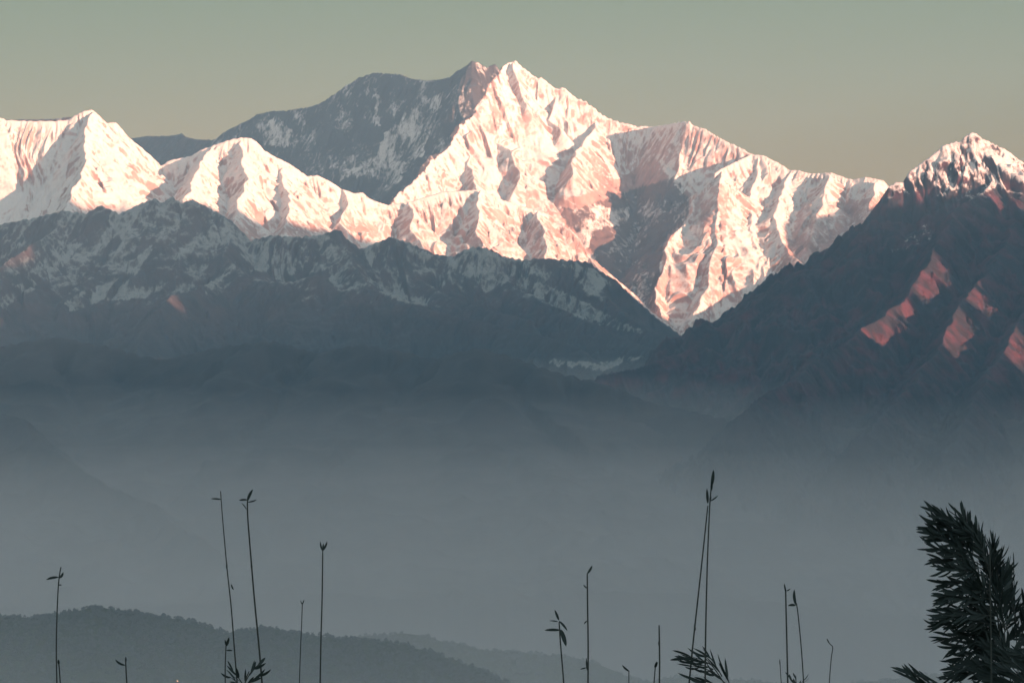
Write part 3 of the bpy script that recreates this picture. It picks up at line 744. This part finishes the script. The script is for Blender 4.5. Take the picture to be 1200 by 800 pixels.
def clump(label, spines, branches, D, group, nleaf, llen, lwid, seed, sag=1.0, spread=(8, 42)):
    rng = random.Random(seed)
    root = root_of('bamboo_plant', label, 'bamboo', spines[0][0][0], D, group)
    for sp in spines:
        d = D + rng.uniform(-.1, .1)
        culm_mesh(sp, d, 1.7 * PX, .6 * PX, root.location + Vector((rng.uniform(-.05, .05), 0, 0))).build('stem', M_culm, root)
    fo = MB()
    for (a, b) in branches:
        tw = MB(); b = (b[0] + rng.uniform(-5, 5), b[1] + rng.uniform(-5, 5))
        dx, dy = b[0] - a[0], b[1] - a[1]; L = math.hypot(dx, dy)
        d0 = D + rng.uniform(-.25, .25)
        mid = ((a[0] + b[0]) / 2, (a[1] + b[1]) / 2 - .10 * L)
        path = bez(a, mid, b, 10)
        W = [world_pt(p[0], p[1], d0) for p in path]
        tw.tube(W, [(.9 - .06 * i) * PX * .8 for i in range(11)], 4)
        tw.build('twig', M_culm, root)
        n = max(3, int(nleaf * L / 60))
        for k in range(n):
            t = .12 + .88 * (k + rng.random() * .7) / n
            i = min(int(t * 10), 9); f = t * 10 - i
            p = (path[i][0] * (1 - f) + path[i + 1][0] * f, path[i][1] * (1 - f) + path[i + 1][1] * f)
            ang = math.atan2(path[i + 1][1] - path[i][1], path[i + 1][0] - path[i][0])
            sg = 1 if k % 2 else -1
            ang += sg * math.radians(rng.uniform(*spread)) * (1 - .5 * t)
            l = llen * rng.uniform(.7, 1.25)
            e = (p[0] + math.cos(ang) * l, p[1] + math.sin(ang) * l)
            sgx = rng.uniform(.02, .26) * sag
            m = (p[0] + math.cos(ang) * l * .55, p[1] + math.sin(ang) * l * .55 + l * sgx * rng.choice((1, 1, -.4)))
            q = bez(p, m, e, 6)
            dd = rng.uniform(-.12, .12)
            fo.leaf([world_pt(c[0], c[1], d0 + dd * j / 6) for j, c in enumerate(q)], lwid * rng.uniform(.75, 1.25) * PX, rng.uniform(-.9, .9))
    f = fo.build('foliage', M_leaf, root)
    return root

G_CL = 'leafy bamboo plants rising from below the frame'
br = []
for a, b in [((1152, 640), (1096, 598)), ((1150, 646), (1092, 606)), ((1148, 650), (1094, 618)), ((1150, 655), (1092, 630)), ((1150, 662), (1098, 642)), ((1155, 668), (1100, 654)),
             ((1158, 676), (1106, 668)), ((1160, 684), (1106, 682)), ((1160, 692), (1108, 694)), ((1162, 702), (1112, 704)), ((1165, 712), (1106, 714)),
             ((1165, 722), (1102, 724)), ((1168, 732), (1104, 736)), ((1170, 742), (1108, 748)), ((1170, 752), (1114, 760)), ((1172, 762), (1118, 775)),
             ((1174, 776), (1116, 786)), ((1176, 788), (1112, 796)), ((1180, 800), (1118, 808)), ((1180, 812), (1128, 818)),
             ((1150, 650), (1124, 600)), ((1152, 652), (1132, 612)), ((1156, 660), (1142, 628)), ((1158, 664), (1146, 620)), ((1162, 680), (1160, 640)), ((1166, 700), (1170, 652)),
             ((1166, 702), (1178, 666)), ((1168, 712), (1180, 684)), ((1172, 726), (1186, 700)), ((1176, 744), (1192, 716)), ((1178, 756), (1200, 730)), ((1180, 770), (1204, 748)),
             ((1182, 784), (1206, 764)), ((1186, 798), (1212, 782)), ((1160, 700), (1140, 660)), ((1160, 720), (1138, 684)), ((1162, 740), (1140, 706)), ((1164, 760), (1142, 730)),
             ((1168, 780), (1146, 750)), ((1170, 800), (1150, 772)), ((1175, 690), (1150, 650)), ((1178, 740), (1170, 700)), ((1184, 790), (1176, 750)), ((1178, 760), (1150, 716)), ((1176, 735), (1148, 690)), ((1180, 790), (1152, 745)), ((1178, 810), (1140, 778)), ((1172, 700), (1158, 664)), ((1186, 770), (1164, 726)), ((1190, 800), (1160, 756)), ((1175, 720), (1160, 686)), ((1196, 760), (1200, 712)), ((1190, 730), (1186, 672))]:
    br.append((a, b))
clump('large dark feathery bamboo plume leaning left at the right edge', [[(1178, 830), (1174, 770), (1168, 715), (1156, 660), (1138, 620), (1112, 598)],
      [(1186, 830), (1182, 760), (1176, 700), (1164, 655), (1150, 622)]], br, 35.0, G_CL, 34, 19.5, 2.9, 11, spread=(4, 56))
clump('low dark bamboo spray filling the bottom right corner', [[(1215, 835), (1200, 800), (1180, 775), (1165, 766)]],
      [((1215, 800), (1168, 768)), ((1212, 806), (1166, 778)), ((1212, 812), (1162, 790)), ((1215, 790), (1180, 762)), ((1215, 820), (1165, 802)), ((1218, 780), (1192, 760)), ((1215, 812), (1180, 785))],
      34.3, G_CL, 16, 22, 3.2, 12, spread=(3, 24))
clump('small bamboo tuft blown left beside the foot of the large plume', [[(1100, 835), (1086, 812), (1074, 795), (1066, 788)]],
      [((1092, 806), (1064, 783)), ((1090, 808), (1062, 790)), ((1088, 812), (1060, 797)), ((1094, 804), (1074, 784)), ((1096, 812), (1064, 805)), ((1110, 806), (1092, 798))],
      34.6, G_CL, 11, 20, 2.9, 13, spread=(3, 24))
clump('windswept bamboo tuft at the foot of the crossing pair of stems', [[(866, 835), (852, 806), (838, 784), (826, 770)]],
      [((836, 780), (806, 764)), ((834, 778), (800, 770)), ((836, 784), (802, 776)), ((838, 788), (806, 783)), ((838, 776), (824, 764)), ((846, 792), (836, 772)),
       ((856, 806), (846, 784)), ((850, 800), (838, 786)), ((858, 810), (820, 795))],
      35.0, G_CL, 9, 23, 2.8, 14, spread=(2, 26))
clump('small spray of bamboo leaves at the foot of the tall left pair', [[(284, 830), (286, 808), (288, 796), (292, 786)]],
      [((286, 802), (296, 784)), ((286, 804), (276, 788)), ((286, 806), (300, 794)), ((284, 806), (270, 792)), ((292, 790), (304, 777))],
      34.6, G_CL, 11, 15, 3.0, 15, spread=(4, 30))
clump('tiny spray of leaves at the foot of the two frayed shoots', [[(934, 830), (932, 806), (929, 796)]],
      [((932, 804), (926, 792)), ((934, 806), (936, 792)), ((934, 808), (944, 799)), ((932, 808), (922, 802))],
      34.9, G_CL, 10, 10, 1.9, 16, spread=(4, 30))

# one small light burning on the wooded hillside far below
def hillside_lamp():
    x, y, z = world_pt(208, 797.5, 23600)
    r = bpy.data.objects.new('hillside_lamp', None); C.collection.objects.link(r); r.location = (x, y, z - 6)
    r['label'] = 'tiny orange lamp burning on the wooded hillside'; r['category'] = 'lamp'
    p = MB(); p.tube([(x, y, z - 30), (x, y, z - .5)], [.25, .15], 8); p.build('pole', M_culm, r)
    h = MB(); h.tube([(x, y - .2, z - .6), (x, y - .2, z), (x, y - .2, z + .9), (x, y - .2, z + 1.2)], [.5, 1.1, 1.1, .3], 10)
    m, n, b = new_mat('lamp_glow'); b.inputs['Emission Color'].default_value = (1, .45, .2, 1); b.inputs['Emission Strength'].default_value = 12
    h.build('lamp_head', m, r)
hillside_lamp()
# ------------------------------------------------------------------ the air
def volume_box(name, lo, hi, density, color, absorb, g, label, zfar=None):
    me = bpy.data.meshes.new(name)
    v = [(x, y, z) for x in (lo[0], hi[0]) for y in (lo[1], hi[1]) for z in (lo[2], hi[2] if y == lo[1] or zfar is None else zfar)]
    me.from_pydata(v, [], [(0, 1, 3, 2), (4, 6, 7, 5), (0, 4, 5, 1), (2, 3, 7, 6), (0, 2, 6, 4), (1, 5, 7, 3)])
    m = bpy.data.materials.new(name); m.use_nodes = True; n = m.node_tree; n.nodes.clear()
    out = n.nodes.new('ShaderNodeOutputMaterial'); pv = n.nodes.new('ShaderNodeVolumePrincipled')
    pv.inputs['Density'].default_value = density; pv.inputs['Color'].default_value = (*color, 1)
    pv.inputs['Absorption Color'].default_value = (*absorb, 1); pv.inputs['Anisotropy'].default_value = g
    pv.inputs['Density Attribute'].default_value = ''; pv.inputs['Color Attribute'].default_value = ''
    n.links.new(pv.outputs[0], out.inputs['Volume'])
    me.materials.append(m)
    o = bpy.data.objects.new(name, me); C.collection.objects.link(o)
    o['kind'] = 'stuff'; o['label'] = label; o['category'] = name.split('_')[-1]
    return o
volume_box('haze', (-23000, -31000, -2100), (23000, 90000, 7300), 7.6e-6, (.42, .74, 1.), (.95, .95, .95), .4, 'thin blue haze filling the air before the mountains')
volume_box('valley_mist', (-21000, 2000, -2050), (21000, 46000, -1875), 3.5e-5, (.985, .995, 1.), (.95, .95, .95), 0., 'pale mist lying low in the valley', 870)
volume_box('low_mist', (-19000, 2100, -2090), (19000, 38000, -2078), 4.6e-5, (1., .975, .93), (.95, .95, .95), 0., 'denser pale mist pooled in the nearer valley', 0)
